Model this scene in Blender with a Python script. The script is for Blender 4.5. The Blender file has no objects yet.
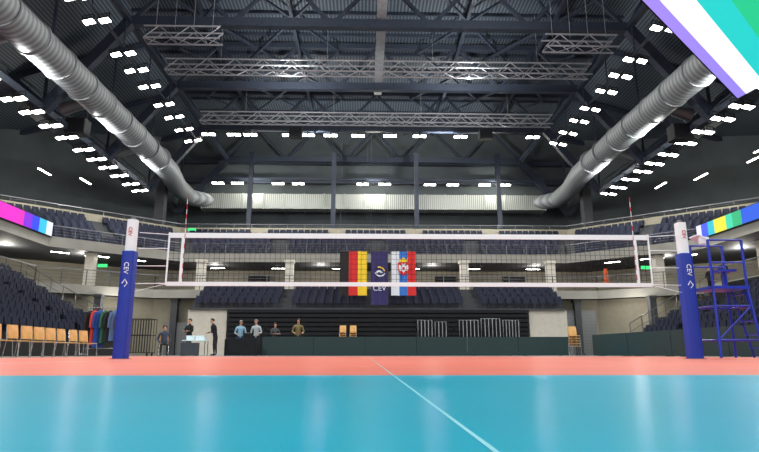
import bpy, math, random
from mathutils import Vector, Matrix
random.seed(4)
S = bpy.context.scene
COL = S.collection
S.view_settings.view_transform = 'Standard'

# ------------------------------------------------------------ materials
def lin(c):
    return tuple(((v/255)/12.92 if v/255 <= .04045 else ((v/255+.055)/1.055)**2.4) for v in c)
def mat(name, rgb, rough=.6, metal=0., noise=.15, scale=4., emit=0., spec=.5):
    m = bpy.data.materials.new(name); m.use_nodes = True
    nt = m.node_tree; b = nt.nodes['Principled BSDF']
    c = lin(rgb)
    b.inputs['Roughness'].default_value = rough
    b.inputs['Metallic'].default_value = metal
    b.inputs['Specular IOR Level'].default_value = spec
    if emit:
        b.inputs['Base Color'].default_value = (*c, 1)
        b.inputs['Emission Color'].default_value = (*c, 1)
        b.inputs['Emission Strength'].default_value = emit
        return m
    tc = nt.nodes.new('ShaderNodeTexCoord'); n = nt.nodes.new('ShaderNodeTexNoise')
    n.inputs['Scale'].default_value = scale; n.inputs['Detail'].default_value = 3
    r = nt.nodes.new('ShaderNodeValToRGB')
    r.color_ramp.elements[0].position = .3; r.color_ramp.elements[1].position = .7
    r.color_ramp.elements[0].color = (*[v*(1-noise) for v in c], 1)
    r.color_ramp.elements[1].color = (*[min(1, v*(1+noise)) for v in c], 1)
    nt.links.new(tc.outputs['Object'], n.inputs['Vector'])
    nt.links.new(n.outputs['Fac'], r.inputs['Fac'])
    nt.links.new(r.outputs['Color'], b.inputs['Base Color'])
    return m
def band_mat(name, rgb1, rgb2, axis, scale, rough=.6, metal=0.):
    m = mat(name, rgb1, rough, metal); nt = m.node_tree; b = nt.nodes['Principled BSDF']
    tc = nt.nodes.new('ShaderNodeTexCoord'); w = nt.nodes.new('ShaderNodeTexWave')
    w.wave_type = 'BANDS'; w.bands_direction = axis; w.inputs['Scale'].default_value = scale
    r = nt.nodes.new('ShaderNodeValToRGB')
    r.color_ramp.elements[0].color = (*lin(rgb1), 1); r.color_ramp.elements[1].color = (*lin(rgb2), 1)
    nt.links.new(tc.outputs['Object'], w.inputs['Vector']); nt.links.new(w.outputs['Fac'], r.inputs['Fac'])
    nt.links.new(r.outputs['Color'], b.inputs['Base Color'])
    bp = nt.nodes.new('ShaderNodeBump'); bp.inputs['Strength'].default_value = .5
    nt.links.new(w.outputs['Fac'], bp.inputs['Height']); nt.links.new(bp.outputs['Normal'], b.inputs['Normal'])
    return m
M = dict(
 cyan=mat('cyan_vinyl', (0,162,190), .3, noise=.08, scale=.8, spec=.022),
 pink=mat('salmon_vinyl', (222,120,104), .4, noise=.05, scale=.6, spec=.03),
 line=mat('white_paint', (150,215,228), .5, noise=.03, spec=.05),
 grey_floor=mat('grey_floor_coating', (110,108,102), .5),
 steel=mat('dark_painted_steel', (46,54,68), .5, .1),
 deck=band_mat('black_corrugated_deck', (26,32,40), (82,94,106), 'X', 1.3, .6, .1),
 galv=band_mat('galvanised_sheet', (118,124,128), (158,164,166), 'Y', .9, .55, .35),
 galvx=band_mat('ribbed_galvanised_sheet', (125,131,128), (184,188,180), 'X', 1.6, .5, .3),
 alu=mat('aluminium_truss', (165,170,175), .4, .4),
 conc=mat('light_concrete', (146,145,138), .8, noise=.1, scale=1.),
 dconc=mat('dark_concrete', (66,68,72), .8, noise=.15, scale=1.),
 beige=mat('beige_wall_paint', (150,145,128), .8, noise=.06),
 white=mat('white_wall_paint', (200,196,184), .7, noise=.05),
 dwall=mat('dark_grey_wall', (72,80,83), .8, noise=.12, scale=.6),
 shutter=band_mat('grey_roller_shutter', (104,108,110), (128,132,134), 'Z', 3., .5, .2),
 seat=mat('navy_seat_plastic', (33,38,56), .6, noise=.12, spec=.2),
 black=mat('black_matte', (18,19,22), .7),
 dark=mat('charcoal_panel', (30,32,36), .7, spec=.2),
 rail=mat('rail_grey_metal', (112,114,118), .4, .5),
 green=mat('dark_teal_board', (22,50,52), .55, noise=.08),
 blue=mat('royal_blue_padding', (16,54,168), .5, noise=.06),
 bsteel=mat('blue_painted_steel', (16,48,176), .4),
 wht=mat('white_vinyl', (226,246,252), .5, noise=.01),
 red=mat('red_print', (200,36,44), .5),
 cord=mat('black_net_cord', (16,16,20), .8),
 wood=mat('light_beech_plywood', (210,166,100), .45, noise=.12, scale=8),
 chrome=mat('chrome_tube', (170,172,175), .25, .8),
 lamp=mat('white_led_panel', (250,248,240), emit=20.),
 housing=mat('lamp_housing', (40,42,46), .5, .3),
 skin=mat('skin', (196,146,118), .6, noise=.05),
 hair=mat('dark_hair', (50,38,30), .8), ghair=mat('grey_hair', (150,146,140), .8),
 shoe=mat('black_shoes', (22,22,24), .5),
 g_black=mat('black_flag_cloth', (22,20,22), .8), g_red=mat('red_flag_cloth', (206,40,40), .8, noise=.05),
 g_gold=mat('gold_flag_cloth', (236,200,44), .8, noise=.05),
 f_navy=mat('navy_flag_cloth', (48,42,96), .8), f_blue=mat('blue_flag_cloth', (50,110,195), .8),
 f_white=mat('white_flag_cloth', (216,222,232), .8, noise=.03),
 orange=mat('orange_plastic', (222,92,30), .5),
 exitg=mat('green_exit_light', (40,200,110), emit=1.),
)

# ------------------------------------------------------------ mesh builder
class MB:
    def __init__(s): s.v=[]; s.f=[]; s.m=[]
    def add(s, vs, fs, mi=0):
        o=len(s.v); s.v += [tuple(v) for v in vs]
        for f in fs: s.f.append(tuple(o+i for i in f)); s.m.append(mi)
        return s
    def box(s, c, d, mi=0, R=None):
        vs=[]
        for x in (-.5,.5):
            for y in (-.5,.5):
                for z in (-.5,.5):
                    v=Vector((x*d[0],y*d[1],z*d[2]))
                    if R is not None: v=R@v
                    vs.append(v+Vector(c))
        return s.add(vs,[(0,1,3,2),(4,6,7,5),(0,4,5,1),(2,3,7,6),(0,2,6,4),(1,5,7,3)],mi)
    def beam(s,p1,p2,w,h,mi=0):
        p1=Vector(p1);p2=Vector(p2);d=p2-p1;L=d.length
        y=d.normalized(); up=Vector((0,0,1)) if abs(y.z)<.95 else Vector((1,0,0))
        x=y.cross(up).normalized(); z=x.cross(y)
        R=Matrix((x,y,z)).transposed()
        return s.box((p1+p2)/2,(w,L,h),mi,R)
    def path(s,pts,r,n=8,mi=0,closed=False):
        pts=[Vector(p) for p in pts]; rings=[]
        for i,p in enumerate(pts):
            a=pts[max(i-1,0)]; b=pts[min(i+1,len(pts)-1)]; d=(b-a).normalized()
            up=Vector((0,0,1)) if abs(d.z)<.95 else Vector((1,0,0))
            x=d.cross(up).normalized(); z=x.cross(d)
            rr=r[i] if isinstance(r,(list,tuple)) else r
            rings.append([p+x*math.cos(2*math.pi*k/n)*rr+z*math.sin(2*math.pi*k/n)*rr for k in range(n)])
        vs=[v for q in rings for v in q]; fs=[]
        for i in range(len(pts)-1):
            for k in range(n):
                k2=(k+1)%n
                fs.append((i*n+k,i*n+k2,(i+1)*n+k2,(i+1)*n+k))
        fs.append(tuple(range(n))); fs.append(tuple((len(pts)-1)*n+k for k in reversed(range(n))))
        return s.add(vs,fs,mi)
    def tube(s,a,b,r,n=8,mi=0): return s.path([a,b],r,n,mi)
    def obj(s,name,mats,label=None,cat=None,parent=None,kind=None,group=None,smooth=False,loc=None,rotz=0,bevel=0):
        me=bpy.data.meshes.new(name); me.from_pydata(s.v,[],s.f)
        if not isinstance(mats,(list,tuple)): mats=[mats]
        for m in mats: me.materials.append(M[m] if isinstance(m,str) else m)
        me.polygons.foreach_set('material_index',s.m)
        if smooth: me.polygons.foreach_set('use_smooth',[True]*len(s.f))
        me.update()
        o=bpy.data.objects.new(name,me); COL.objects.link(o)
        if smooth:
            e=o.modifiers.new('split','EDGE_SPLIT'); e.split_angle=math.radians(40)
        if bevel:
            b=o.modifiers.new('bevel','BEVEL'); b.width=bevel; b.segments=2
        tag(o,label,cat,kind,group)
        if parent: o.parent=parent
        if loc is not None: o.location=loc
        o.rotation_euler.z=rotz
        return o
def tag(o,label=None,cat=None,kind=None,group=None):
    if label: o['label']=label
    if cat: o['category']=cat
    if kind: o['kind']=kind
    if group: o['group']=group
def empty(name,loc,label,cat,group=None,rotz=0):
    o=bpy.data.objects.new(name,None); o.empty_display_size=.2; COL.objects.link(o)
    o.location=loc; o.rotation_euler.z=rotz; tag(o,label,cat,None,group); return o
def copy_thing(o,loc=None,rotz=None,parent=None):
    c=o.copy(); COL.objects.link(c)
    if parent: c.parent=parent
    if loc is not None: c.location=loc
    if rotz is not None: c.rotation_euler.z=rotz
    for ch in o.children: copy_thing(ch,parent=c)
    return c

# ------------------------------------------------------------ outlines
P=[(-22,-8),(-22,38.5),(-15,45),(15,45),(22,38.5),(22,-8)]     # upper balcony edge
Q=[(-22,-8),(-22,37.6),(-16,41.9),(16,41.9),(22,37.6),(22,-8)] # main concourse edge
def offs(poly,o):
    n=[]
    for a,b in zip(poly,poly[1:]):
        d=Vector((b[0]-a[0],b[1]-a[1])).normalized(); n.append(Vector((-d.y,d.x)))
    out=[]
    for i,p in enumerate(poly):
        if i==0: m=n[0]
        elif i==len(poly)-1: m=n[-1]
        else: m=(n[i-1]+n[i])/(1+n[i-1].dot(n[i]))
        out.append((p[0]+m.x*o,p[1]+m.y*o))
    return out
def strip(mb,poly,o1,z1,o2,z2,mi=0,segs=None):
    a=offs(poly,o1); b=offs(poly,o2)
    for i in (segs if segs is not None else range(len(poly)-1)):
        mb.add([(*a[i],z1),(*a[i+1],z1),(*b[i+1],z2),(*b[i],z2)],[(0,1,2,3)],mi)

# ------------------------------------------------------------ floor
mb=MB(); mb.box((0,24,-.06),(66,78,.1))
mb.obj('floor','grey_floor',kind='structure')
CY0,CY1=2.6,20.4
mb=MB()
def flat(x0,x1,y0,y1,z,mi): mb.add([(x0,y0,z),(x1,y0,z),(x1,y1,z),(x0,y1,z)],[(0,1,2,3)],mi)
flat(-9.6,9.6,-6,CY0,0,0); flat(-9.6,9.6,CY0,CY1+3,0,1)
flat(-9.6,9.6,CY1+3,26,0,0)
mb.add([(-9.6,-6,-.01),(9.6,-6,-.01),(9.6,26,-.01),(-9.6,26,-.01)],[(3,2,1,0)],0)
flat(-.799,-.793,-6,CY1,.0006,2)
flat(-4.5,-4.45,CY0,CY1,.0006,2); flat(4.45,4.5,CY0,CY1,.0006,2)
for y in (CY1-.05,8.4,14.4): flat(-4.5,4.5,y,y+.05,.0007,2)
mb.obj('sports_flooring',['cyan','pink','line'],'rolled vinyl volleyball floor, cyan surround and salmon court with white lines','sports floor')

# ------------------------------------------------------------ shell
mb=MB()
mb.add([(-17,-8,23.2),(17,-8,23.2),(17,60,23.2),(-17,60,23.2)],[(0,1,2,3)])
mb.add([(-36,-8,17.5),(-17,-8,23.2),(-17,60,23.2),(-36,60,17.5)],[(0,1,2,3)])
mb.add([(36,-8,17.5),(17,-8,23.2),(17,60,23.2),(36,60,17.5)],[(3,2,1,0)])
mb.obj('ceiling','deck',kind='structure')
for nm,segs in (('wall_left',[0]),('wall_left_corner',[1]),('wall_far',[2]),('wall_right_corner',[3]),('wall_right',[4])):
    mb=MB(); strip(mb,P,13,7.1,13,23.3,0,segs); mb.obj(nm,'dwall',kind='structure')
for nm,segs in (('wall_ground_left',[0]),('wall_ground_left_corner',[1]),('wall_ground_far',[2]),('wall_ground_right_corner',[3]),('wall_ground_right',[4])):
    mb=MB(); strip(mb,Q,1,0,1,4.,0,segs); mb.obj(nm,'beige',kind='structure')
for nm,segs in (('wall_concourse_left',[0,1]),('wall_concourse_far',[2]),('wall_concourse_right',[3,4])):
    mb=MB(); strip(mb,Q,8,4.6,8,7.09,0,segs); mb.obj(nm,'beige',kind='structure')
mb=MB(); strip(mb,Q,0,4.0,0,4.6,1); strip(mb,Q,0,4.6,9,4.6,0); strip(mb,Q,0,4.0,9,4.0,0)
mb.obj('floor_concourse',['dconc','conc'],kind='structure')
rows=[(1.+.8*k,7.7+.42*k) for k in range(7)]
mb=MB(); strip(mb,P,0,7.1,0,7.8,1); strip(mb,P,0,7.8,.12,7.8,1); strip(mb,P,.12,7.8,.12,7.7,1); strip(mb,P,.12,7.7,1,7.7,0)
for k,(o,z) in enumerate(rows):
    strip(mb,P,o,z,o+.8,z,0)
    strip(mb,P,o+.8,z,o+.8,z+.42,0)
strip(mb,P,0,7.1,13,7.1,0)
mb.obj('grandstand',['dconc','conc'],'upper balcony grandstand with stepped grey concrete rows above the concourse','grandstand')
mb=MB(); strip(mb,P,6.6,10.4,13,10.4,0)
mb.obj('floor_upper_concourse','dconc',kind='structure')
for segs in ([0],[1],[2],[3],[4]):
    mb=MB(); strip(mb,P,6.62,10.0,6.62,11.25,0,segs); strip(mb,P,6.62,11.25,6.8,11.25,0,segs); strip(mb,P,6.8,11.25,6.8,10,0,segs)
    mb.obj('parapet','beige','beige solid parapet wall behind the top seat row','parapet',group='parapets behind the top row')

# ------------------------------------------------------------ railings
def railing(a,b,z,h=1.05,bars=5,label='grey metal balcony railing along the edge',mi='rail',group='balcony railings'):
    a=Vector((*a,z)); b=Vector((*b,z)); L=(b-a).length; n=max(1,round(L/1.6)); d=(b-a)
    mb=MB()
    for i in range(n+1):
        p=a+d*(i/n); mb.beam(p,p+Vector((0,0,h)),.05,.05)
    mb.beam(a+Vector((0,0,h)),b+Vector((0,0,h)),.07,.06)
    for k in range(1,bars):
        mb.tube(a+Vector((0,0,h*k/bars)),b+Vector((0,0,h*k/bars)),.012,5)
    return mb.obj('railing',mi,label,'railing',group=group)
R1=offs(Q,.15)
for a,b in zip(R1,R1[1:]): railing(a,b,4.6)
R1=offs(P,.06)
for a,b in list(zip(R1,R1[1:]))[1:4]: railing(a,b,7.8,.75,4)
R1=offs(P,6.7)
for a,b in zip(R1,R1[1:]): railing(a,b,11.25,.35,2,'thin grey handrail on top of the beige parapet')

# ------------------------------------------------------------ columns
def column(x,y,z0,z1,w,m,label,group):
    mb=MB(); mb.box((0,0,(z1-z0)/2),(w,w,z1-z0)); mb.box((0,0,.08),(w*1.25,w*1.25,.16)); mb.box((0,0,z1-z0-.1),(w*1.25,w*1.25,.2))
    mb.obj('column',m,label,'column',group=group,loc=(x,y,z0))
for x in (-12,-4,4,12): column(x,54,10.4,19.3,.42,'steel','dark painted steel column rising from the upper concourse','dark roof columns')
for x,y in ((-19.5,51.5),(19.5,51.5),(-30.3,37),(30.3,37)): column(x,y,10.4,15.5,.8,'dconc','grey concrete column on the upper concourse','concrete upper columns')
C2=offs(Q,2.2)
for i in range(5):
    a=Vector(C2[i]); b=Vector(C2[i+1]); L=(b-a).length; n=max(1,round(L/7))
    for k in range(n):
        p=a+(b-a)*((k+.5)/n)
        if p.y>20: column(p.x,p.y,4.6,7.1,.6,'white','pale concrete column on the main concourse','pale concourse columns')
for x,y in ((-18.8,39.6),(18.8,39.6),(-14.6,42.4),(14.6,42.4),(-21.6,37.3),(21.6,37.3)):
    column(x,y,0,4.0,.45,'dconc','grey column under the concourse edge','ground level columns')

# ------------------------------------------------------------ seats
mb=MB()
for sx in (-.17,.17): mb.box((sx,.12,.2),(.04,.05,.4))
prof=[(-.22,.02),(-.12,.06),(0,.075),(.12,.06),(.22,.02)]
def panel(z0,z1,yo,th,tilt):
    vs=[]
    for z,t in ((z0,0),(z1,tilt)):
        for x,y in prof: vs.append((x,yo+y+t,z))
        for x,y in prof: vs.append((x,yo+y+t-th,z))
    fs=[]
    for k in range(4):
        fs+=[(k,k+1,11+k,10+k),(5+k,15+k,16+k,6+k),(k,5+k,6+k,k+1),(10+k,11+k,16+k,15+k)]
    fs+=[(0,10,15,5),(4,9,19,14)]
    mb.add(vs,fs)
panel(.4,.86,.12,.04,.07); panel(.36,.7,.0,.05,.05)
seatmesh=(list(mb.v),list(mb.f))
seat_me=bpy.data.meshes.new('stadium_seat'); seat_me.from_pydata(mb.v,[],mb.f); seat_me.materials.append(M['seat'])
T=[]
def seat_row(a,b,z,n,aisle,sp=.55):
    a=Vector(a);b=Vector(b);L=(b-a).length;u=(b-a)/L;ang=math.atan2(n.y,n.x)-math.pi/2
    blocks=max(1,round(L/aisle)); bl=L/blocks
    for q in range(blocks):
        m=int((bl-1.2)/sp)
        for k in range(m):
            s=q*bl+.6+(bl-1.2-(m-1)*sp)/2+k*sp
            p=a+u*s; T.append((p.x,p.y,z,ang))
def seg_normals(poly):
    r=[]
    for a,b in zip(poly,poly[1:]):
        d=Vector((b[0]-a[0],b[1]-a[1])).normalized(); r.append(Vector((-d.y,d.x)))
    return r
NP=seg_normals(P)
for o,z in rows:
    pl=offs(P,o+.45)
    for i in range(5):
        a,b=pl[i],pl[i+1]
        if i==0: a=(a[0],26)
        if i==4: b=(b[0],26)
        seat_row(a,b,z,NP[i],7.6)
low=[(38.0+.85*k,3.0+.4*k) for k in range(4)]
mb=MB()
for y,z in low: mb.box((0,y+.425,z/2+1.45),(24.6,.85,z-2.9))
mb.box((0,41.6,3.8),(24.6,.6,1.6))
mb.obj('grandstand',['dconc'],'short lower seating deck above the folded bleachers','grandstand')
for y,z in low:
    for x0,x1 in ((-12.2,-6.6),(-5.9,-.55),(.55,5.9),(6.6,12.2)):
        n=int((x1-x0)/.55)
        for k in range(n): T.append((x0+.4+k*.55,y+.4,z,0))
for sgn in (-1,1):
    mb=MB()
    for k in range(9):
        x=15.5+.78*k; z=.95+.44*k
        mb.box((sgn*(x+.39),22,z-.08),(.8,28,.16)); mb.box((sgn*(x+.04),22,z-.25),(.05,28,.42))
        mb.box((sgn*(x+.4),35.95,z/2),(.78,.08,z))
    mb.box((sgn*15.55,22,.45),(.1,28,.9),1)
    for k in range(9):
        x=15.5+.78*k; z=.95+.44*k
        n=int(27/.55)
        for j in range(n):
            y=8.5+j*.55
            if sgn>0 and k>=4 and y>31.5: continue
            if j%14!=13: T.append((sgn*(x+.4),y,z,-sgn*math.pi/2 ))
    mb.obj('telescopic_grandstand',['dark','black'],'dark telescopic bleacher with stepped rows beside the court','grandstand',group='side telescopic bleachers')
    mb=MB()
    for i in range(9):
        x=15.5+.78*i; z=.95+.44*i
        mb.beam((sgn*x,36.02,z),(sgn*x,36.02,z+1.0),.04,.04)
    mb.beam((sgn*15.5,36.02,1.95),(sgn*21.74,36.02,5.47),.05,.05); mb.beam((sgn*15.5,36.02,1.45),(sgn*21.74,36.02,4.97),.03,.03)
    mb.obj('handrail','rail','sloping metal handrail at the end of the bleacher','railing')
cam_loc=Vector((-.92,0,.09))
F=580.; pit=math.radians(12.45); yaw=math.radians(1.43)
def visible(x,y):
    rx=x-cam_loc.x; ry=y
    X=rx*math.cos(yaw)-ry*math.sin(yaw); Y=rx*math.sin(yaw)+ry*math.cos(yaw)
    return Y>1 and abs(X)/(Y*.9765+1.5)<.67
T.sort(key=lambda t:(t[0]-cam_loc.x)**2+t[1]**2)
vis=[t for t in T if visible(t[0],t[1])]
for t in vis[:300]:
    o=bpy.data.objects.new('stadium_seat',seat_me); COL.objects.link(o); o.location=t[:3]; o.rotation_euler.z=t[3]
    tag(o,'dark navy plastic tip-up stadium seat in a row','seat',group='stadium seats in the stands')
mb=MB()
for t in vis[300:]:
    Rm=Matrix.Rotation(t[3],3,'Z'); tv=Vector(t[:3])
    mb.add([Rm@Vector(v)+tv for v in seatmesh[0]],seatmesh[1])
mb.obj('stadium_seats','seat','remaining rows of dark navy tip-up stadium seats','seats',kind='stuff')

# ------------------------------------------------------------ folded bleacher under far seats
mb=MB()
mb.box((0,39.9,1.45),(19.4,3.6,2.9),0)
for k in range(10):
    mb.box((0,38.06-.012*k,.2+k*.29),(19.4,.1,.2),1)
for x in [-9.7+i*2.425 for i in range(9)]: mb.box((x,37.98,1.45),(.07,.06,2.9),0)
mb.obj('folded_bleacher',['black','dark'],'closed black retractable bleacher stack with horizontal slats','bleacher')
for sx in (-1,1):
    mb=MB(); mb.box((sx*11.1,38.3,1.45),(2.5,.25,2.9)); mb.box((sx*11.1,38.15,.1),(2.5,.06,.2))
    mb.obj('wall_panel_side','white',kind='structure')
mb=MB(); mb.box((14.5,42.5,1.6),(2.9,.2,3.2)); mb.obj('door_1','shutter',kind='structure')
mb=MB(); mb.box((-14.3,42.5,1.15),(1.8,.2,2.3)); mb.obj('door_2','shutter',kind='structure')
mb=MB()
for x in (-10,-2,6,12): mb.box((x,49.7,5.65),(1.8,.2,2.1))
mb.obj('door_3','dark',kind='structure')
mb=MB(); mb.box((0,56.2,14.8),(34,1.4,1.5))
for i in range(18): mb.box((-17+i*2,56.2,14.8),(.1,1.5,1.6))
mb.obj('air_duct','galvx','wide rectangular galvanised air duct across the end wall','air duct')
mb=MB(); mb.box((0,57.5,12.2),(40,.3,.6)); mb.box((0,57.2,17.4),(42,.5,.6)); mb.box((0,57.2,19.4),(42,.4,.4))
mb.obj('trim_1','steel',kind='structure')

# ------------------------------------------------------------ roof steel
def truss():
    e=empty('roof_truss',(0,0,0),'dark steel roof truss spanning the hall with sloping ends','roof truss','roof trusses')
    mb=MB(); mb.beam((-15,0,19.5),(15,0,19.5),.45,.55); mb.obj('bottom_chord','steel',parent=e)
    mb=MB(); mb.beam((-17,0,22.8),(17,0,22.8),.35,.4); mb.beam((-17,0,22.8),(-35,0,17.6),.35,.4); mb.beam((17,0,22.8),(35,0,17.6),.35,.4); mb.obj('top_chord','steel',parent=e)
    for s in (-1,1):
        mb=MB()
        mb.beam((s*15,0,19.5),(s*19.5,0,13.8),.5,.6); mb.beam((s*19.5,0,13.8),(s*27,0,20),.36,.45)
        mb.beam((s*15,0,19.5),(s*17,0,22.8),.25,.25); mb.beam((s*19.5,0,13.8),(s*19.5,0,22),.14,.14)
        mb.obj('strut','steel',parent=e)
    mb=MB()
    xs=[-15,-12,-9,-6,-3,0,3,6,9,12,15]
    for i,(a,b) in enumerate(zip(xs,xs[1:])):
        z0,z1=(19.5,22.8) if i%2==0 else (22.8,19.5)
        mb.beam((a,0,z0),(b,0,z1),.2,.2)
    mb.obj('web_brace','steel',parent=e)
    return e
t0=truss(); TY=[56.6,48.2,40.0,31.6,23.2,14.8]
t0.location.y=TY[0]
for y in TY[1:]: copy_thing(t0,(0,y,0))
for s in (-1,1):
    mb=MB(); mb.beam((s*19.5,4,13.8),(s*19.5,48.2,13.8),.45,.4); mb.obj('roof_beam','steel','heavy dark longitudinal beam joining truss nodes','roof beam',group='longitudinal beams')
    mb=MB(); mb.beam((s*15,4,19.5),(s*15,56.6,19.5),.3,.35); mb.obj('roof_beam','steel','dark longitudinal beam along the truss corners','roof beam',group='longitudinal beams')
    mb=MB()
    mb.box((s*20.6,28,14.1),(1.1,42,.08)); 
    for o in (20.1,21.1):
        for zz in (14.6,15.1): mb.beam((s*o,7,zz),(s*o,49,zz),.05,.05)
        for y in range(7,50,2): mb.beam((s*o,y,14.1),(s*o,y,15.1),.04,.04)
    mb.obj('catwalk','steel','narrow dark maintenance catwalk with railings','catwalk',group='maintenance catwalks')
for x in (-12,-6,6,12):
    mb=MB(); mb.beam((x,4,22.5),(x,57,22.5),.22,.28); mb.obj('roof_beam','steel','dark longitudinal roof beam below the deck','roof beam',group='longitudinal beams')
for y in [8+2.8*i for i in range(18)]:
    mb=MB(); mb.beam((-17,y,23.05),(17,y,23.05),.16,.22); mb.obj('purlin','steel','slim dark purlin under the corrugated deck','purlin',group='roof purlins')
for ya,yb in zip(TY[1:],TY):
    for xa,xb in ((-15,-9),(-9,-3),(3,9),(9,15)):
        mb=MB(); mb.beam((xa,ya,22.5),(xb,yb,22.5),.16,.16); mb.beam((xb,ya,22.35),(xa,yb,22.35),.16,.16)
        mb.obj('cross_brace','steel','thin dark steel cross brace between trusses','brace',group='roof cross braces')
mb=MB(); mb.box((0,30,19.9),(.55,24,.12)); mb.box((-.27,30,20.1),(.05,24,.4)); mb.box((.27,30,20.1),(.05,24,.4))
for y in range(19,43,3): mb.beam((0,y,20.1),(0,y,22.8),.06,.06)
mb.obj('cable_tray','alu','pale cable tray running along the hall under the roof','cable tray')

def boxtruss(x0,x1,y,z,h=.75):
    mb=MB(); c=[(y-h/2,z-h/2),(y+h/2,z-h/2),(y-h/2,z+h/2),(y+h/2,z+h/2)]
    for cy,cz in c: mb.tube((x0,cy,cz),(x1,cy,cz),.055,6)
    n=max(2,round((x1-x0)/.9)); st=(x1-x0)/n
    for i in range(n):
        a=x0+i*st; b=a+st
        u,v=(0,2) if i%2==0 else (2,0)
        mb.tube((a,*c[u]),(b,*c[v]),.03,5); mb.tube((a,*c[u+1]),(b,*c[v+1]),.03,5)
        u,v=(0,1) if i%2==0 else (1,0)
        mb.tube((a,*c[u]),(b,*c[v]),.03,5); mb.tube((a,*c[u]),(a,*c[1]),.02,5)
    for q in range(4):
        xx=x0+(x1-x0)*(q+.5)/4; mb.tube((xx,y,z+h/2),(xx,y,22.6),.015,5)
    mb.obj('lighting_truss','alu','silver aluminium box truss hung below the roof','lighting truss',group='aluminium lighting trusses')
boxtruss(-14,14,35.2,18.5); boxtruss(-14,14,43.4,18.4); boxtruss(-13.8,-9.4,31.0,18.3); boxtruss(9.6,13.9,31.0,18.1)

# ducts
for s in (-1,1):
    R_=.9
    pts=[(s*17.6,8,15.5),(s*17.6,20,15.5),(s*17.6,30,15.5),(s*17.6,40,15.5),(s*17.8,48,15.4),(s*18.3,52,15.2),(s*18.0,55.0,15.0),(s*16,56.2,14.8)]
    mb=MB(); mb.path(pts,[R_]*5+[.86,.8,.72],28)
    y=8.5
    while y<47:
        mb.path([(s*17.6,y-.05,15.5),(s*17.6,y+.05,15.5)],R_+.07,28); y+=2.6
    mb.obj('air_duct','galv','large round galvanised spiral air duct with flange rings','air duct',group='round ventilation ducts',smooth=True)
    for y in (26,34,42):
        mb=MB(); mb.path([(s*18.4,y,15.3),(s*19.0,y,15.1),(s*19.7,y,14.9)],[.35,.35,.45],16)
        mb.obj('duct_nozzle','galv','short round nozzle branching from the air duct','air nozzle',group='duct nozzles',smooth=True)

# ------------------------------------------------------------ lamps
def lampmesh():
    mb=MB(); mb.box((0,0,.06),(.56,.46,.1),0); mb.box((0,0,.0),(.5,.4,.03),1)
    for i in range(5): mb.box((-.2+.1*i,0,.15),(.02,.36,.1),0)
    mb.beam((-.29,0,.05),(-.29,0,.4),.03,.05,0); mb.beam((.29,0,.05),(.29,0,.4),.03,.05,0); mb.beam((-.29,0,.4),(.29,0,.4),.05,.03,0)
    return mb
L0=lampmesh().obj('floodlight',['housing','lamp'],'rectangular white LED floodlight under the roof steel','floodlight',group='LED floodlights')
first=[True]
def lamp(x,y,z,rz=0,ry=0,rx=0):
    if first[0]: o=L0; first[0]=False
    else: o=L0.copy(); COL.objects.link(o)
    o.location=(x,y,z); o.rotation_euler=(rx,ry,rz)
for s in (-1,1):
    for y in (20.5,23.5,25.5,27.6,31,33,35.2,38,40.2,42.6,45): 
        lamp(s*15.38,y,17.0,0,s*.25); lamp(s*14.62,y+.1,17.15,0,s*.25)
    for y in (22,24.2,26.6,28.9,30.6,32.6,34.5,36.7,38.6,40.4,42.4,44.6,46.5): lamp(s*19.15,y,13.25,0,s*.2); lamp(s*19.85,y,13.2,0,s*.2)
for x in (-14.6,-12.4,-11.0,-7.6,-6.0,-4,-1.6,1.2,3.8,7.4,9.6,13.8): lamp(x-.31,47.9,18.75,0,0,-.1);lamp(x+.31,47.9,18.75,0,0,-.1)
for x in (-15.5,-13.6,-9.6,-7.6,-1.2,1.0,5.5,7.8,11,13): lamp(x-.31,55.5,16.6,0,0,-.15); lamp(x+.31,55.5,16.6,0,0,-.15)
for s in (-1,1):
    mb=MB(); mb.beam((s*15.0,18,17.5),(s*15.0,46,17.5),.12,.12)
    for y in range(19,46,4): mb.beam((s*15,y,17.5),(s*15,y,19.5),.06,.06)
    mb.obj('lamp_rail','steel','dark rail carrying a row of floodlights','rail',group='floodlight rails')
mb=MB(); mb.beam((-17,55.5,17.05),(17,55.5,17.05),.12,.12); mb.obj('lamp_rail','steel','dark rail carrying a row of floodlights','rail',group='floodlight rails')
def strip_light(x,y,z,L,rz):
    mb=MB(); mb.box((0,0,.04),(L,.22,.06),0); mb.box((0,0,0),(L-.06,.16,.03),1)
    mb.obj('strip_light',['housing','lamp'],'slim white linear LED light under a ceiling','light',group='linear strip lights',loc=(x,y,z),rotz=rz)
for s in (-1,1):
    for x,y,z in ((26,44,14),(27,38,14.2),(24,46.5,14),(28.5,41,14.5)): strip_light(s*x,y,z,1.8,math.radians(90))
    for k in range(3): strip_light(s*(18+2.0*k),43.5-1.7*k,6.95,1.2,s*math.radians(-40))
for x in (-13,-8,-3,3,8,13): strip_light(x,47.5,6.95,1.2,0)

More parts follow.
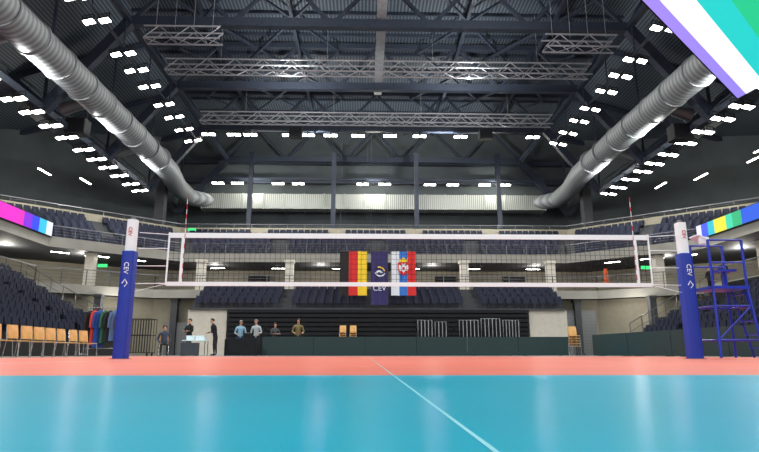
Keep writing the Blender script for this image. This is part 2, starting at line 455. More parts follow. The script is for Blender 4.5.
# light objects: fixture spots plus added uplights and fills
def spot(x,y,z,e,ang=150,tx=None,ty=None,tz=0,size=.5):
    d=bpy.data.lights.new('hall_or_fill_light','SPOT'); d.energy=e; d.spot_size=math.radians(ang); d.spot_blend=.6; d.shadow_soft_size=size; d.color=(1,.985,.95)
    o=bpy.data.objects.new('hall_or_fill_light',d); COL.objects.link(o); o.location=(x,y,z)
    t=Vector((tx if tx is not None else x,ty if ty is not None else y,tz))-Vector((x,y,z))
    o.rotation_euler=t.to_track_quat('-Z','Y').to_euler()
for s in (-1,1):
    for y in (-2,8,18,27,36,45): spot(s*14.6,y,16.4,3600,140,s*0,y+(4 if y<10 else 0))
    for y in (22,32,42): spot(s*19.5,y,13.0,1200,165,s*24,y+4)
    for y in (20,28,36,44): spot(s*18.8,y,14.0,1300,150,s*4,y+3,23,.3)  # uplights added to brighten the roof steel, no fixture here
for y in (4,14): spot(0,y,18,2200,140)
for x in (-6,6):
    for y in (24,36,48): spot(x,y,17.6,1900,165,x,y+2,23,.3)  # more added uplights, lifting the dark deck and trusses
for x in (-10,0,10): spot(x,46.5,18.2,1900,160,x,52)
for x in (-5,4): spot(x,-4,7,1300,60,x*.6,11.4,2.3)  # added front fill behind the camera, whitens the net bands
def point(x,y,z,e):
    d=bpy.data.lights.new('bulb_or_fill','POINT'); d.energy=e; d.shadow_soft_size=.25; d.color=(1,.95,.85)
    o=bpy.data.objects.new('bulb_or_fill',d); COL.objects.link(o); o.location=(x,y,z)
for x in (-13,-4.5,4.5,13): point(x,46.5,6.7,170)
for s in (-1,1): point(s*21,41.5,6.7,220); point(s*24.5,38,6.7,260); point(s*12,55,16.2,600); point(s*26,42,13.7,600)  # outer concourse corner point is added fill, brightening the corner without a fixture
point(0,55,16.2,600)
for s in (-1,1): point(s*17.5,39.5,3.7,120)
w=bpy.data.worlds.new('world'); S.world=w; w.use_nodes=True
w.node_tree.nodes['Background'].inputs[0].default_value=(.88,.95,1,1); w.node_tree.nodes['Background'].inputs[1].default_value=.6

# speakers
def speaker(x,y,z,w_,d_,h_):
    e=empty('loudspeaker',(x,y,z),'black hanging loudspeaker box under the roof','loudspeaker','hanging loudspeakers')
    mb=MB(); mb.box((0,0,0),(w_,d_,h_)); mb.obj('cabinet','black',parent=e,bevel=.03)
    mb=MB(); mb.box((0,-d_/2-.01,0),(w_*.85,.03,h_*.85)); mb.obj('grille','dark',parent=e)
    for sx in (-1,1):
        mb=MB(); mb.beam((sx*w_*.4,0,h_/2),(sx*w_*.4,0,h_/2+1.2),.04,.04); mb.obj('bracket','steel',parent=e)
speaker(-6.8,46,18.2,1.1,.7,.9); speaker(9.2,46,18.2,1.1,.7,.9)
speaker(-18.9,34.5,13.9,1.2,.9,1.0); speaker(18.9,34,13.7,1.2,.9,1.0)

# ------------------------------------------------------------ LED ribbons
def ribbon(s,stops):
    m=bpy.data.materials.new('led_ribbon_screen'); m.use_nodes=True; nt=m.node_tree; b=nt.nodes['Principled BSDF']
    tc=nt.nodes.new('ShaderNodeTexCoord'); sp=nt.nodes.new('ShaderNodeSeparateXYZ'); mr=nt.nodes.new('ShaderNodeMapRange'); r=nt.nodes.new('ShaderNodeValToRGB')
    mr.inputs['From Min'].default_value=30; mr.inputs['From Max'].default_value=38.5
    nt.links.new(tc.outputs['Object'],sp.inputs[0]); nt.links.new(sp.outputs['Y'],mr.inputs['Value']); nt.links.new(mr.outputs[0],r.inputs[0])
    r.color_ramp.interpolation='CONSTANT'; el=r.color_ramp.elements
    el[0].position=stops[0][0]; el[0].color=(*lin(stops[0][1]),1); el[1].position=stops[1][0]; el[1].color=(*lin(stops[1][1]),1)
    for p,c in stops[2:]:
        e=el.new(p); e.color=(*lin(c),1)
    nt.links.new(r.outputs[0],b.inputs['Emission Color']); b.inputs['Emission Strength'].default_value=1.2; b.inputs['Base Color'].default_value=(0,0,0,1)
    e=empty('led_ribbon_display',(0,0,0),'long LED ribbon screen with bright colour blocks on the balcony front','led display')
    mb=MB(); mb.box((s*21.9,20,8.2),(.14,37,1.0)); mb.obj('frame','dark',parent=e)
    mb=MB(); mb.add([(s*21.81,2,7.75),(s*21.81,38.4,7.75),(s*21.81,38.4,8.65),(s*21.81,2,8.65)],[(0,1,2,3)]); mb.obj('screen',m,parent=e)
ribbon(-1,[(0,(235,20,200)),(.52,(225,30,190)),(.6,(130,20,220)),(.7,(30,60,230)),(.8,(40,190,230)),(.9,(225,235,250))])
ribbon(1,[(0,(30,90,220)),(.42,(40,180,120)),(.52,(60,210,170)),(.6,(235,225,60)),(.75,(40,190,210)),(.83,(70,90,230)),(.92,(230,230,250))])

# ------------------------------------------------------------ big tilted LED screen
A=Vector((-.73,-.68,0)).normalized(); Bp=Vector((.68,-.73,0)).normalized(); B=(Bp+Vector((0,0,.3))).normalized(); N=A.cross(B)
C0=Vector((15.3,23.2,11.0))
m_s=[mat('led_lavender',(150,135,235),emit=1.),mat('led_white',(245,245,255),emit=1.2),mat('led_teal',(40,205,200),emit=1.),mat('led_green',(40,200,140),emit=1.)]
e=empty('led_screen',C0,'large hanging LED screen showing lavender, white and teal stripes','led screen')
if N.z>0: N=-N
mb=MB(); La=12.
def q(a0,a1,b0,b1,off=0.): return [A*a0+B*b0+N*off,A*a1+B*b0+N*off,A*a1+B*b1+N*off,A*a0+B*b1+N*off]
ed=[0,.4,1.15,1.9,5.]
for i in range(4): mb.add(q(.05,La,ed[i]+(.05 if i==0 else 0),ed[i+1],.02),[(0,1,2,3)],i)
mb.obj('screen',m_s,parent=e)
mb=MB(); f=q(0,La+.05,0,5.05); g=q(0,La+.05,0,5.05,-.35)
mb.add(f+g,[(0,1,2,3),(4,7,6,5),(0,4,5,1),(1,5,6,2),(2,6,7,3),(3,7,4,0)]); mb.obj('frame','dark',parent=e)
for a,b in ((2,1),(10,1),(2,4),(10,4)):
    mb=MB(); p=A*a+B*b-N*.3; mb.tube(p,p+Vector((0,0,22-C0.z-p.z)),.02,5)
    mb.obj('cable','steel',parent=e)

# ------------------------------------------------------------ flags
FY=37.7
def flag(x0,x1,z0,z1,mats,label,kindname='flag'):
    e=empty(kindname,((x0+x1)/2,FY,z1),label,'flag')
    w_=x1-x0; nx=18; nz=14; mb=MB(); vs=[]
    for j in range(nz+1):
        for i in range(nx+1):
            x=-w_/2+w_*i/nx; z=-(z1-z0)*j/nz
            vs.append((x,.05*math.sin(i*.9+j*.15)*(.4+.6*j/nz)-.0,z))
    n=len(mats)
    for j in range(nz):
        for i in range(nx):
            a=j*(nx+1)+i
            mb.f.append((a,a+1,a+nx+2,a+nx+1)); mb.m.append(min(n-1,i*n//nx))
    mb.v=vs
    mb.obj('cloth',mats,parent=e,smooth=True)
    mb=MB(); mb.tube((-w_/2-.05,0,.02),(w_/2+.05,0,.02),.025,6); mb.obj('pole','rail',parent=e)
    for sx in (-1,1):
        mb=MB(); mb.tube((sx*w_/2,0,.02),(sx*w_/2,0,19.3-z1),.006,4)
        mb.obj('cord','steel',parent=e)
    return e
flag(-2.58,-.8,3.8,6.7,['g_black','g_red','g_gold'],'black, red and gold flag hanging vertically')
fe=flag(-.54,.58,3.2,6.7,['f_navy'],'navy banner with white lettering reading CEV')
f2=flag(.78,2.4,3.8,6.7,['f_white','f_blue','g_red'],'white, blue and red flag with a crowned crest')
def text(body,size,parent,loc,rot,m,name='lettering',ext=.004):
    c=bpy.data.curves.new(name,'FONT'); c.body=body; c.size=size; c.extrude=ext; c.align_x='CENTER'; c.align_y='CENTER'
    o=bpy.data.objects.new('tmp',c); COL.objects.link(o); dg=bpy.context.evaluated_depsgraph_get()
    me=bpy.data.meshes.new_from_object(o.evaluated_get(dg)); bpy.data.objects.remove(o)
    me.materials.clear(); me.materials.append(M[m]); r=bpy.data.objects.new(name,me); COL.objects.link(r)
    r.parent=parent; r.location=loc; r.rotation_euler=rot; return r
text('CEV',.48,fe,(0,-.09,-2.45),(math.pi/2,0,0),'f_white')
mb=MB()
def arc(r0,r1,a0,a1,cx,cz,mi):
    n=10
    for k in range(n):
        t0_=math.radians(a0+(a1-a0)*k/n); t1=math.radians(a0+(a1-a0)*(k+1)/n)
        mb.add([(cx+r0*math.cos(t0_),-.09,cz+r0*math.sin(t0_)),(cx+r1*math.cos(t0_),-.09,cz+r1*math.sin(t0_)),(cx+r1*math.cos(t1),-.09,cz+r1*math.sin(t1)),(cx+r0*math.cos(t1),-.09,cz+r0*math.sin(t1))],[(0,1,2,3)],mi)
arc(.3,.38,200,330,.05,-1.3,0); arc(.12,.24,20,160,-.02,-1.5,0); arc(.36,.44,20,100,-.05,-1.45,1)
mb.obj('emblem',['f_white','g_gold'],parent=fe)
mb=MB()
def poly(pts,y,mi): mb.add([(x,y,z) for x,z in pts],[tuple(range(len(pts)))],mi)
poly([(-.38,-.75),(.38,-.75),(.38,-1.2),(.25,-1.45),(0,-1.62),(-.25,-1.45),(-.38,-1.2)],-.085,0)
poly([(-.06,-.85),(.06,-.85),(.09,-1.05),(.09,-1.3),(0,-1.45),(-.09,-1.3),(-.09,-1.05)],-.09,1)
for s in (-1,1):
    poly([(s*.09,-1.0),(s*.3,-.88),(s*.32,-1.15),(s*.22,-1.32),(s*.09,-1.25)],-.09,1)
    poly([(s*.03,-.85),(s*.12,-.8),(s*.14,-.86),(s*.05,-.95)],-.091,1)
poly([(-.24,-.72),(.24,-.72),(.3,-.45),(.15,-.55),(0,-.38),(-.15,-.55),(-.3,-.45)],-.09,2)
poly([(-.08,-1.05),(.08,-1.05),(.08,-1.2),(0,-1.27),(-.08,-1.2)],-.095,0)
mb.obj('crest',['g_red','f_white','g_gold'],parent=f2)

# ------------------------------------------------------------ net and posts
NY=11.4; zt=2.43
net=empty('volleyball_net',(0,NY,0),'black volleyball net with white top and bottom bands','volleyball net')
mb=MB()
nx=96
for i in range(nx+1):
    x=-4.8+9.6*i/nx; mb.beam((x,0,zt-1.0),(x,0,zt-.05),.006,.006)
for j in range(1,10):
    z=zt-1+.1*j; mb.beam((-4.8,0,z),(4.8,0,z),.006,.006)
mb.obj('mesh','cord',parent=net)
mb=MB(); mb.box((0,0,zt-.035),(9.6,.02,.1)); mb.obj('top_band','wht',parent=net)
mb=MB(); mb.box((0,0,zt-1.0),(9.6,.02,.08)); mb.obj('bottom_band','wht',parent=net)
for s in (-1,1):
    mb=MB(); mb.box((s*4.53,0,zt-.5),(.06,.024,1.0)); mb.obj('side_band','wht',parent=net)
    mb=MB(); mb.box((s*4.81,0,zt-.5),(.03,.02,1.05)); mb.obj('end_band','wht',parent=net)
    mb=MB()
    for k in range(18):
        mb.tube((s*4.5,-.02,zt-1+.1*k),(s*4.5,-.02,zt-.9+.1*k),.006,6,k%2)
    mb.obj('antenna',['wht','red'],parent=net)
    mb=MB()
    for z1,z2 in ((zt-.02,zt+.02),(zt-.99,zt-1.0),(zt-.3,zt-.3),(zt-.65,zt-.65)): mb.tube((s*4.8,0,z1),(s*5.4,0,z2),.008,5)
    mb.tube((s*4.8,0,zt-1),(s*5.4,0,zt-1.15),.006,5)
    mb.obj('tension_rope','wht',parent=net)
def post(x,s):
    e=empty('net_post',(x,NY,0),'volleyball net post in blue padding with white padded top','net post','net posts')
    def rr(w_,d_,z0,z1,c=.05):
        mb=MB(); pr=[]
        for cx,cy,a0 in ((w_/2-c,d_/2-c,0),(-w_/2+c,d_/2-c,90),(-w_/2+c,-d_/2+c,180),(w_/2-c,-d_/2+c,270)):
            for k in range(4):
                a=math.radians(a0+30*k); pr.append((cx+c*math.cos(a),cy+c*math.sin(a)))
        n=len(pr); vs=[(*p,z0) for p in pr]+[(*p,z1) for p in pr]
        mb.add(vs,[(k,(k+1)%n,n+(k+1)%n,n+k) for k in range(n)]+[tuple(reversed(range(n))),tuple(range(n,2*n))]); return mb
    rr(.24,.27,.0,2.06).obj('padding','blue',parent=e,label='royal blue lower padding',smooth=True)
    rr(.18,.2,2.06,2.7).obj('top_padding','wht',parent=e,label='white upper padding',smooth=True)
    mb=MB(); mb.tube((0,0,2.6),(0,0,2.76),.05,12); mb.obj('pole','rail',parent=e)
    mb=MB(); mb.tube((0,0,0),(0,0,.01),.2,12); mb.obj('base_plate','rail',parent=e)
    text('CEV',.13,e,(.0,-.14,1.72),(math.pi/2,math.pi/2,0),'wht')
    text('CEV',.1,e,(0,-.105,2.45),(math.pi/2,math.pi/2,0),'red')
    mb=MB(); mb.path([(-.05,-.137,1.42),(.0,-.137,1.5),(.05,-.137,1.42),(.0,-.137,1.36)],.012,5); mb.obj('emblem','wht',parent=e)
post(-5.55,-1); post(5.5,1)

# referee stand
e=empty('referee_stand',(6.2,NY+.05,0),'blue steel referee ladder stand beside the net post','referee stand')
w2=.42; d2=.4
for sx in (-1,1):
    for sy in (-1,1):
        mb=MB(); mb.path([(sx*w2,sy*d2*1.1,.02),(sx*w2*.8,sy*d2*.8,1.35),(sx*w2*.8,sy*d2*.8,2.3)] ,.026,8); mb.obj('leg','bsteel',parent=e)
mb=MB()
for z,k in ((.35,.95),(1.0,.85)):
    for sy in (-1,1): mb.tube((-w2*k,sy*d2*k,z),(w2*k,sy*d2*k,z),.018,8)
    for sx in (-1,1): mb.tube((sx*w2*k,-d2*k,z),(sx*w2*k,d2*k,z),.018,8)
mb.tube((-w2*.95,-d2,.35),(w2*.85,-d2*.85,1.0),.014,6)
mb.obj('cross_bar','bsteel',parent=e)
mb=MB(); mb.box((0,0,1.36),(.74,.7,.06)); mb.obj('platform','bsteel',parent=e)
for sy in (-1,1):
    mb=MB()
    mb.path([(-w2*.8,sy*d2*.8,1.85),(w2*.8,sy*d2*.8,1.85),(w2*.8,sy*d2*.8,2.3),(-w2*.8,sy*d2*.8,2.3)],.02,8)
    mb.obj('guard_rail','bsteel',parent=e)
mb=MB(); mb.box((.1,0,1.72),(.34,.34,.04)); mb.beam((.1,0,1.38),(.1,0,1.71),.05,.05); mb.obj('seat','bsteel',parent=e)
mb=MB(); mb.box((-.3,0,2.38),(.26,.34,.03),0,Matrix.Rotation(.5,3,'Y')); mb.box((-.28,-.1,2.33),(.16,.1,.14)); mb.obj('desk','wht',parent=e,label='white score desk pad')
for sx in (-1,1):
    mb=MB(); mb.tube((w2+.22,sx*.2,.02),(w2*.8,sx*.2,1.38),.02,8)
    mb.obj('ladder_rail','bsteel',parent=e)
for k in range(5):
    t=(k+.7)/5.2; x=w2+.22+(w2*.8-w2-.22)*t; mb=MB(); mb.box((x,0,.02+1.36*t),(.09,.4,.025)); mb.obj('ladder_step','bsteel',parent=e)

# ------------------------------------------------------------ chairs (facing +X)
ch=empty('chair',(0,0,0),'beech plywood chair with chrome legs in a row beside the court','chair','beech chairs in a row')
mb=MB(); mb.box((0,0,.45),(.42,.42,.025)); mb.obj('seat','wood',parent=ch,bevel=.01)
mb=MB(); vs=[]
for z,xo in ((.52,-.2),(.7,-.22),(.9,-.26)):
    for k in range(5):
        y=-.2+.1*k; cx=xo-.04*(1-(y/.2)**2); vs.append((cx,y,z)); vs.append((cx+.016,y,z))
fs=[]
for r_ in range(2):
    for k in range(4):
        a=r_*10+k*2; fs+= [(a,a+2,a+12,a+10),(a+1,a+11,a+13,a+3)]
for k in range(4): fs+=[(k*2,k*2+1,k*2+3,k*2+2),(20+k*2,22+k*2,23+k*2,21+k*2)]
for r_ in range(2): fs+=[(r_*10,r_*10+10,r_*10+11,r_*10+1),(r_*10+8,r_*10+9,r_*10+19,r_*10+18)]
mb.add(vs,fs); mb.obj('backrest','wood',parent=ch)
for sx in (-1,1):
    for sy in (-1,1):
        mb=MB()
        if sx>0: mb.path([(.19,sy*.2,.44),(.23,sy*.22,0)],.012,6)
        else: mb.path([(-.26,sy*.19,.84),(-.2,sy*.2,.46),(-.26,sy*.22,0)],.012,6)
        mb.obj('leg','chrome',parent=ch)
ch.location=(-10.65,14.0,0); ch.rotation_euler.z=-.2
for k in range(1,11): copy_thing(ch,(-10.65+random.uniform(-.04,.04),14.0+.7*k,0),random.uniform(-.3,-.15))
def chair_at(x,y,rz,lab,z=0):
    c=copy_thing(ch,(x,y,z),rz); c['label']=lab; del c['group']; return c
chair_at(-10.0,27.0,-1.2,'beech chair with a seated person')
for bx,by,bz,n,g in ((8.95,27.6,0,5,'stack of beech chairs by the wall'),(-2.3,37.0,0,9,'tall stack of beech chairs by the bleachers'),(-1.65,37.0,0,9,'tall stack of beech chairs by the bleachers')):
    for k in range(n):
        c=copy_thing(ch,(bx,by+.0*k,bz+.12*k),-math.pi/2); c['label']='beech chair stacked on others'; c['group']=g

# ------------------------------------------------------------ perimeter boards
def board(a,b,h=.93,label='dark teal perimeter board standing on the floor',g='perimeter boards'):
    a=Vector((*a,0));b=Vector((*b,0)); d=(b-a); n=max(1,round(d.length/2.6))
    for k in range(n):
        p=a+d*(k/n); q_=a+d*((k+1)/n); u=(q_-p).normalized()*.01
        mb=MB(); mb.beam(p+u+Vector((0,0,h/2+.02)),q_-u+Vector((0,0,h/2+.02)),.06,h)
        nrm=Vector((-d.y,d.x,0)).normalized()
        for t in (.15,.85):
            r_=p+(q_-p)*t; mb.beam(r_+nrm*.35+Vector((0,0,.03)),r_+Vector((0,0,.03)),.05,.05); mb.beam(r_+nrm*.3+Vector((0,0,.03)),r_+Vector((0,0,h*.8)),.03,.03)
        mb.obj('perimeter_board','green',label,'barrier',group=g)
board((-6.1,30),(9.5,30)); board((9.6,27),(10.9,15.5))
def table(x,y,w_,d_,h_,m,label):
    e=empty('table',(x,y,0),label,'table'); mb=MB(); mb.box((0,0,h_-.02),(w_,d_,.04)); mb.obj('tabletop',m,parent=e)
    for sx in (-1,1):
        for sy in (-1,1):
            mb=MB(); mb.tube((sx*(w_/2-.05),sy*(d_/2-.05),0),(sx*(w_/2-.05),sy*(d_/2-.05),h_-.03),.02,6); mb.obj('leg','chrome',parent=e)
    return e
table(-8.75,27.6,1.1,.6,.72,'wht','small white table with papers'); 
t=table(-6.95,29.2,1.5,.7,.8,'dark','dark cloth covered scorer table'); mb=MB(); mb.box((0,-.35,.4),(1.5,.02,.78)); mb.box((-.75,0,.4),(.02,.7,.78)); mb.box((.75,0,.4),(.02,.7,.78)); mb.obj('table_cloth','dark',parent=t)
for x,w_ in ((-9.0,.3),(-8.55,.35)):
    mb=MB(); mb.box((0,0,.09),(w_,.3,.18)); mb.box((0,0,.19),(w_*1.04,.31,.03)); mb.obj('storage_box','wht','white box on the small table','box',loc=(x,27.6,.72))
mb=MB(); mb.box((0,0,.3),(.7,.45,.56)); 
for sx in (-.28,.28):
    mb.tube((sx,-.15,.03),(sx,-.11,.03),.03,8); mb.tube((sx,.15,.03),(sx,.11,.03),.03,8)
mb.obj('equipment_case','dconc','grey wheeled equipment case on the floor','case',loc=(-8.7,26.6,0))
mb=MB(); mb.box((0,0,.2),(.34,.2,.22),0,Matrix.Rotation(.2,3,'X')); mb.box((0,-.02,.02),(.34,.24,.02)); mb.obj('laptop','black','open black laptop on the scorer table','laptop',loc=(-6.7,29.2,.8))

# clothes rack
e=empty('clothes_rack',(-10.9,23,0),'metal clothes rack beside the chair row','clothes rack')
mb=MB()
for s in (-1,1): mb.tube((s*.8,0,.08),(s*.8,0,1.85),.018,8)
mb.tube((-.8,0,1.85),(.8,0,1.85),.018,8); mb.tube((-.8,0,.3),(.8,0,.3),.014,8)
for s in (-1,1): mb.tube((s*.8,-.25,.08),(s*.8,.25,.08),.02,8)
mb.obj('frame','chrome',parent=e)
gc=[('black',(30,30,36)),('red',(190,60,55)),('blue',(35,70,150)),('dark green',(40,96,74)),('black',(30,30,36)),('blue grey',(80,110,150)),('red',(170,50,60)),('navy',(30,36,80))]
for i,(n_,c) in enumerate(gc):
    m_=mat(n_.replace(' ','_')+'_garment_cloth',c,.85)
    x=-10.9-.68+.195*i; L=.9+.6*random.random(); mb=MB()
    prof=[(-.02,.06,.05),(-.1,.22,.07),(-.35,.22,.08),(-L,.24,.09)]
    vs=[]
    for z,hw,hd in prof:
        for k in range(10):
            a=2*math.pi*k/10; vs.append((hw*math.cos(a),hd*math.sin(a),z))
    fs=[(r_*10+k,r_*10+(k+1)%10,(r_+1)*10+(k+1)%10,(r_+1)*10+k) for r_ in range(3) for k in range(10)]+[tuple(range(10)),tuple(reversed(range(30,40)))]
    mb.add(vs,fs)
    for s in (-1,1): mb.path([(s*.19,0,-.1),(s*.27,0,-.35),(s*.29,0,-.68)],[.06,.055,.045],8)
    mb.tube((0,0,-.03),(0,0,.08),.006,5)
    mb.obj('jacket',m_,n_+' sports jacket hanging on the rack','jacket',group='jackets on the clothes rack',loc=(x,23,1.76),rotz=1.1+.5*random.random(),smooth=True)
e=empty('equipment_cage',(-11.0,26.4,0),'dark wheeled storage cage with vertical bars','cage')
mb=MB()
for y in (-.35,.35):
    for k in range(13): mb.tube((-.7+k*1.4/12,y,.15),(-.7+k*1.4/12,y,1.6),.014,6)
    for z in (.15,.9,1.6): mb.beam((-.7,y,z),(.7,y,z),.03,.03)
for x in (-.7,.7):
    for z in (.15,1.6): mb.beam((x,-.35,z),(x,.35,z),.03,.03)
mb.obj('frame','black',parent=e)
for sx in (-.6,.6):
    for sy in (-.3,.3):
        mb=MB(); mb.tube((sx-.02,sy,.07),(sx+.02,sy,.07),.07,12); mb.obj('wheel','dark',parent=e)
def barrier(x,w_,h_,g='metal crowd barriers'):
    mb=MB()
    mb.path([(-w_/2,0,0),(-w_/2,0,h_),(w_/2,0,h_),(w_/2,0,0)],.03,6); mb.tube((-w_/2,0,.2),(w_/2,0,.2),.022,6)
    n=int(w_/.2)
    for k in range(1,n): mb.tube((-w_/2+w_*k/n,0,.2),(-w_/2+w_*k/n,0,h_),.03,5)
    mb.obj('crowd_barrier','alu','upright metal barrier with vertical bars by the bleachers','barrier',group=g,loc=(x,37.3,0))
barrier(2.9,.9,2.2); barrier(3.9,.7,2.1); barrier(5.7,1.2,2.2); barrier(7.1,1.2,2.3); barrier(8.4,1.0,2.2)
mb=MB(); mb.box((0,0,0),(.3,.06,.9)); mb.box((0,-.02,.55),(.22,.06,.2)); mb.obj('emergency_case','orange','orange wall mounted emergency case','case',loc=(17.2,43.0,5.75))
for x,y,z in ((-21,44.5,6.7),(-16.5,51.4,11.0),(21,44.5,6.7)):
    mb=MB(); mb.box((0,0,0),(.7,.08,.25)); mb.obj('exit_sign','exitg','glowing green emergency exit sign','exit sign',group='green exit signs',loc=(x,y,z))

# ------------------------------------------------------------ people
def cloth(n,c): return mat(n,c,.85,noise=.1)
def person(x,y,z,rz,shirt,pants,label,hair='hair',pose='stand',h=1.0,arms='down',lean=0.):
    J={}; rad={}
    def j(n,p,r): J[n]=Vector(p); rad[n]=r
    sit=pose=='sit'
    ph=.55 if sit else .95
    j('pelvis',(0,0,ph),(.15,.11)); 
    def L(p):
        v=Vector(p); dz=v.z-.95; dy=v.y
        return Vector((v.x,dy*math.cos(lean)-dz*math.sin(lean),ph+dz*math.cos(lean)))
    for n,p,r in (('waist',(0,0,1.12),(.135,.1)),('chest',(0,.0,1.34),(.165,.11)),('neck0',(0,.01,1.47),(.07,.065)),('neck',(0,.0,1.53),(.055,.055)),('jaw',(0,-.02,1.6),(.065,.075)),('skull',(0,-.005,1.67),(.078,.095)),('crown',(0,.0,1.735),(.05,.06)),('nose',(0,-.115,1.64),(.013,.013))):
        j(n,L(p),r)
    for s,t in ((-1,'r'),(1,'l')):
        j('sh'+t,L((s*.19,.0,1.42)),(.062,.062))
        if arms=='down': el,wr,dirv=(s*.26,.03,1.14),(s*.27,-.06,.89),Vector((0,-.25,-.97))
        elif arms=='fwd': el,wr,dirv=(s*.27,-.03,1.13),(s*.2,-.27,1.08),Vector((0,-.95,-.2))
        elif arms=='cross': el,wr,dirv=(s*.26,-.05,1.14),(-s*.02,-.2,1.16),Vector((-s*.9,-.1,.1))
        else: el,wr,dirv=(s*.28,.04,1.13),(s*.17,-.15,.98),Vector((-s*.4,-.6,-.5))
        el=L(el);wr=L(wr); dirv.normalize()
        j('el'+t,el,(.045,.045)); j('wr'+t,wr,(.028,.032)); pm=wr+dirv*.07; j('pm'+t,pm,(.026,.036))
        side=Vector((0,1,0)) if abs(dirv.y)<.7 else Vector((1,0,0))
        for q_,(ln,so) in enumerate(((.075,-.03),(.088,-.01),(.082,.01),(.062,.03))):
            b=pm+dirv*.03+side*so; j('f%d%sa'%(q_,t),b,(.0095,.0095)); j('f%d%sb'%(q_,t),b+dirv*ln*.55+Vector((-s*.008,0,0)),(.009,.009)); j('f%d%sc'%(q_,t),b+dirv*ln+Vector((-s*.025,0,0)),(.008,.008))
        j('th%sa'%t,wr+dirv*.04-side*.04,(.011,.011)); j('th%sb'%t,wr+dirv*.085-side*.055,(.009,.009))
        if sit:
            j('hp'+t,(s*.1,-.02,ph-.03),(.09,.09)); j('kn'+t,(s*.13,-.43,.5),(.062,.062)); j('an'+t,(s*.13,-.44,.09),(.042,.045)); j('to'+t,(s*.14,-.62,.035),(.042,.032))
        else:
            j('hp'+t,(s*.095,.0,.88),(.088,.09)); j('kn'+t,(s*.11,-.015,.49),(.06,.062)); j('an'+t,(s*.12,.03,.09),(.04,.045)); j('to'+t,(s*.15,-.15,.035),(.042,.032))
    E=[('pelvis','waist','S'),('waist','chest','S'),('chest','neck0','S'),('neck0','neck','K'),('neck','jaw','K'),('jaw','skull','K'),('skull','crown','K'),('skull','nose','K')]
    for t in 'rl':
        E+=[('chest','sh'+t,'S'),('sh'+t,'el'+t,'S'),('el'+t,'wr'+t,'S'),('wr'+t,'pm'+t,'K'),('wr'+t,'th%sa'%t,'K'),('th%sa'%t,'th%sb'%t,'K'),
            ('pelvis','hp'+t,'P'),('hp'+t,'kn'+t,'P'),('kn'+t,'an'+t,'P'),('an'+t,'to'+t,'H')]
        for q_ in range(4): E+=[('pm'+t,'f%d%sa'%(q_,t),'K'),('f%d%sa'%(q_,t),'f%d%sb'%(q_,t),'K'),('f%d%sb'%(q_,t),'f%d%sc'%(q_,t),'K')]
    names=list(J); idx={n:i for i,n in enumerate(names)}
    me=bpy.data.meshes.new('p'); me.from_pydata([J[n] for n in names],[(idx[a],idx[b]) for a,b,_ in E],[])
    o=bpy.data.objects.new('p',me); COL.objects.link(o)
    sk=o.modifiers.new('s','SKIN'); sk.use_smooth_shade=True
    for n in names:
        d=me.skin_vertices[0].data[idx[n]]; d.radius=rad[n]; d.use_root=(n=='pelvis')
    ss=o.modifiers.new('u','SUBSURF'); ss.levels=1; ss.render_levels=1
    dg=bpy.context.evaluated_depsgraph_get(); nm=bpy.data.meshes.new_from_object(o.evaluated_get(dg)); bpy.data.objects.remove(o)
    nm.materials.clear()
    for m_ in (shirt,pants,M['skin'],M['shoe']): nm.materials.append(m_)
    mi={'S':0,'P':1,'K':2,'H':3}
    for p in nm.polygons:
        c=p.center; best=1e9
        for a,b,k in E:
            A_=J[a];B_=J[b];d=B_-A_; t_=max(0,min(1,(c-A_).dot(d)/max(d.length_squared,1e-9))); q_=(A_+d*t_-c).length-min(rad[a])*.8
            if q_<best: best=q_; bk=k
        p.material_index=mi[bk]; p.use_smooth=True
    e=bpy.data.objects.new('person',nm); COL.objects.link(e); e.location=(x,y,z); e.rotation_euler.z=rz; e.scale=(h,h,h)
    tag(e,label,'person')
    mb=MB(); vs=[];fs=[]; n=12; hc=J['skull']+Vector((0,.012,.02))
    for r_ in range(6):
        ph_=math.radians(90-r_*22)
        for k in range(n):
            a=2*math.pi*k/n; zz=math.sin(ph_); front=math.sin(a)<-.3
            if front: zz=max(zz,.42)
            vs.append((hc.x+.095*math.cos(a)*max(math.cos(ph_),.02),hc.y+.112*math.sin(a)*max(math.cos(ph_),.02),hc.z+.1*zz))
    for r_ in range(5):
        for k in range(n): fs.append((r_*n+k,r_*n+(k+1)%n,(r_+1)*n+(k+1)%n,(r_+1)*n+k))
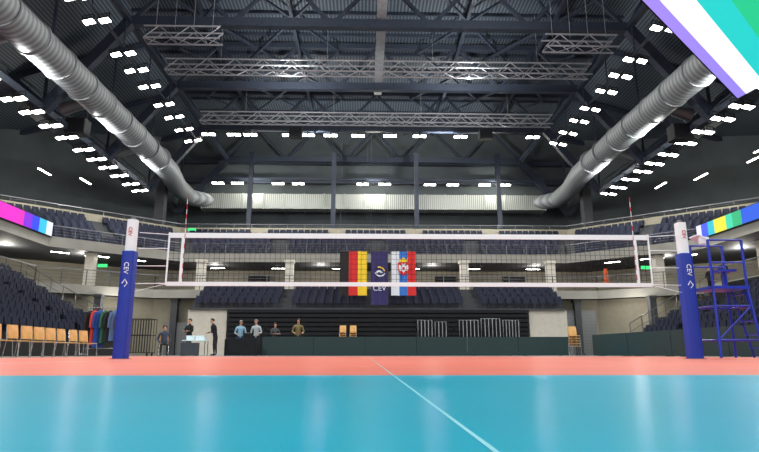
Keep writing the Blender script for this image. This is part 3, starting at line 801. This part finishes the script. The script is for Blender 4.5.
    mb.add(vs,fs); mb.obj('hair',hair,parent=e,smooth=True)
    f=J['skull']
    for s in (-1,1):
        mb=MB(); mb.box((s*.032,f.y-.093,f.z-.01),(.02,.012,.01)); mb.obj('eye','hair',parent=e)
    mb=MB(); mb.box((0,J['jaw'].y-.078,J['jaw'].z-.015),(.045,.01,.008)); mb.obj('mouth','g_red',parent=e)
    return e
dk=cloth('dark_cloth',(34,36,44)); blk=cloth('black_cloth',(24,24,28)); jean=cloth('denim_cloth',(46,58,90))
person(-10.0,27.0,0,.37,cloth('slate_cloth',(56,64,84)),dk,'person in dark slate top sitting on a beech chair','hair','sit',1,'lap')
person(-9.25,28.2,0,-.5,blk,blk,'person in black clothes standing with arms folded','hair','stand',.98,'cross')
person(-8.0,28.2,0,-.9,blk,dk,'person in black leaning over the small table','hair','stand',1,'fwd',.3)
person(-7.35,30.6,0,.3,cloth('pale_blue_cloth',(140,180,205)),jean,'person in pale blue shirt leaning over the scorer table','ghair','stand',1.02,'fwd',.25)
person(-6.5,30.6,0,-.2,cloth('pale_grey_cloth',(176,186,190)),dk,'person in pale grey top leaning over the scorer table','ghair','stand',1.04,'fwd',.2)
person(-5.65,31.2,0,.5,cloth('charcoal_cloth',(70,72,76)),dk,'person in charcoal top behind the perimeter board','hair','stand',.96,'cross')
person(-4.4,30.75,0,.2,cloth('olive_cloth',(128,114,74)),dk,'person in olive top leaning on the perimeter board','hair','stand',1.08,'fwd',.25)
person(21.35,35.3,4.03,-.5,blk,dk,'person in black standing at the top of the bleacher','hair','stand',1,'down')
person(20.55,35.5,3.59,.4,blk,blk,'person in dark jacket standing on the bleacher steps','hair','stand',1.03,'lap')

# ------------------------------------------------------------ camera
cd=bpy.data.cameras.new('camera'); cd.sensor_width=36; cd.lens=36*F/759; cd.clip_start=.02; cd.clip_end=300
cam=bpy.data.objects.new('camera',cd); COL.objects.link(cam); cam.location=cam_loc
cam.rotation_euler=(math.pi/2+pit,0,-yaw); S.camera=cam
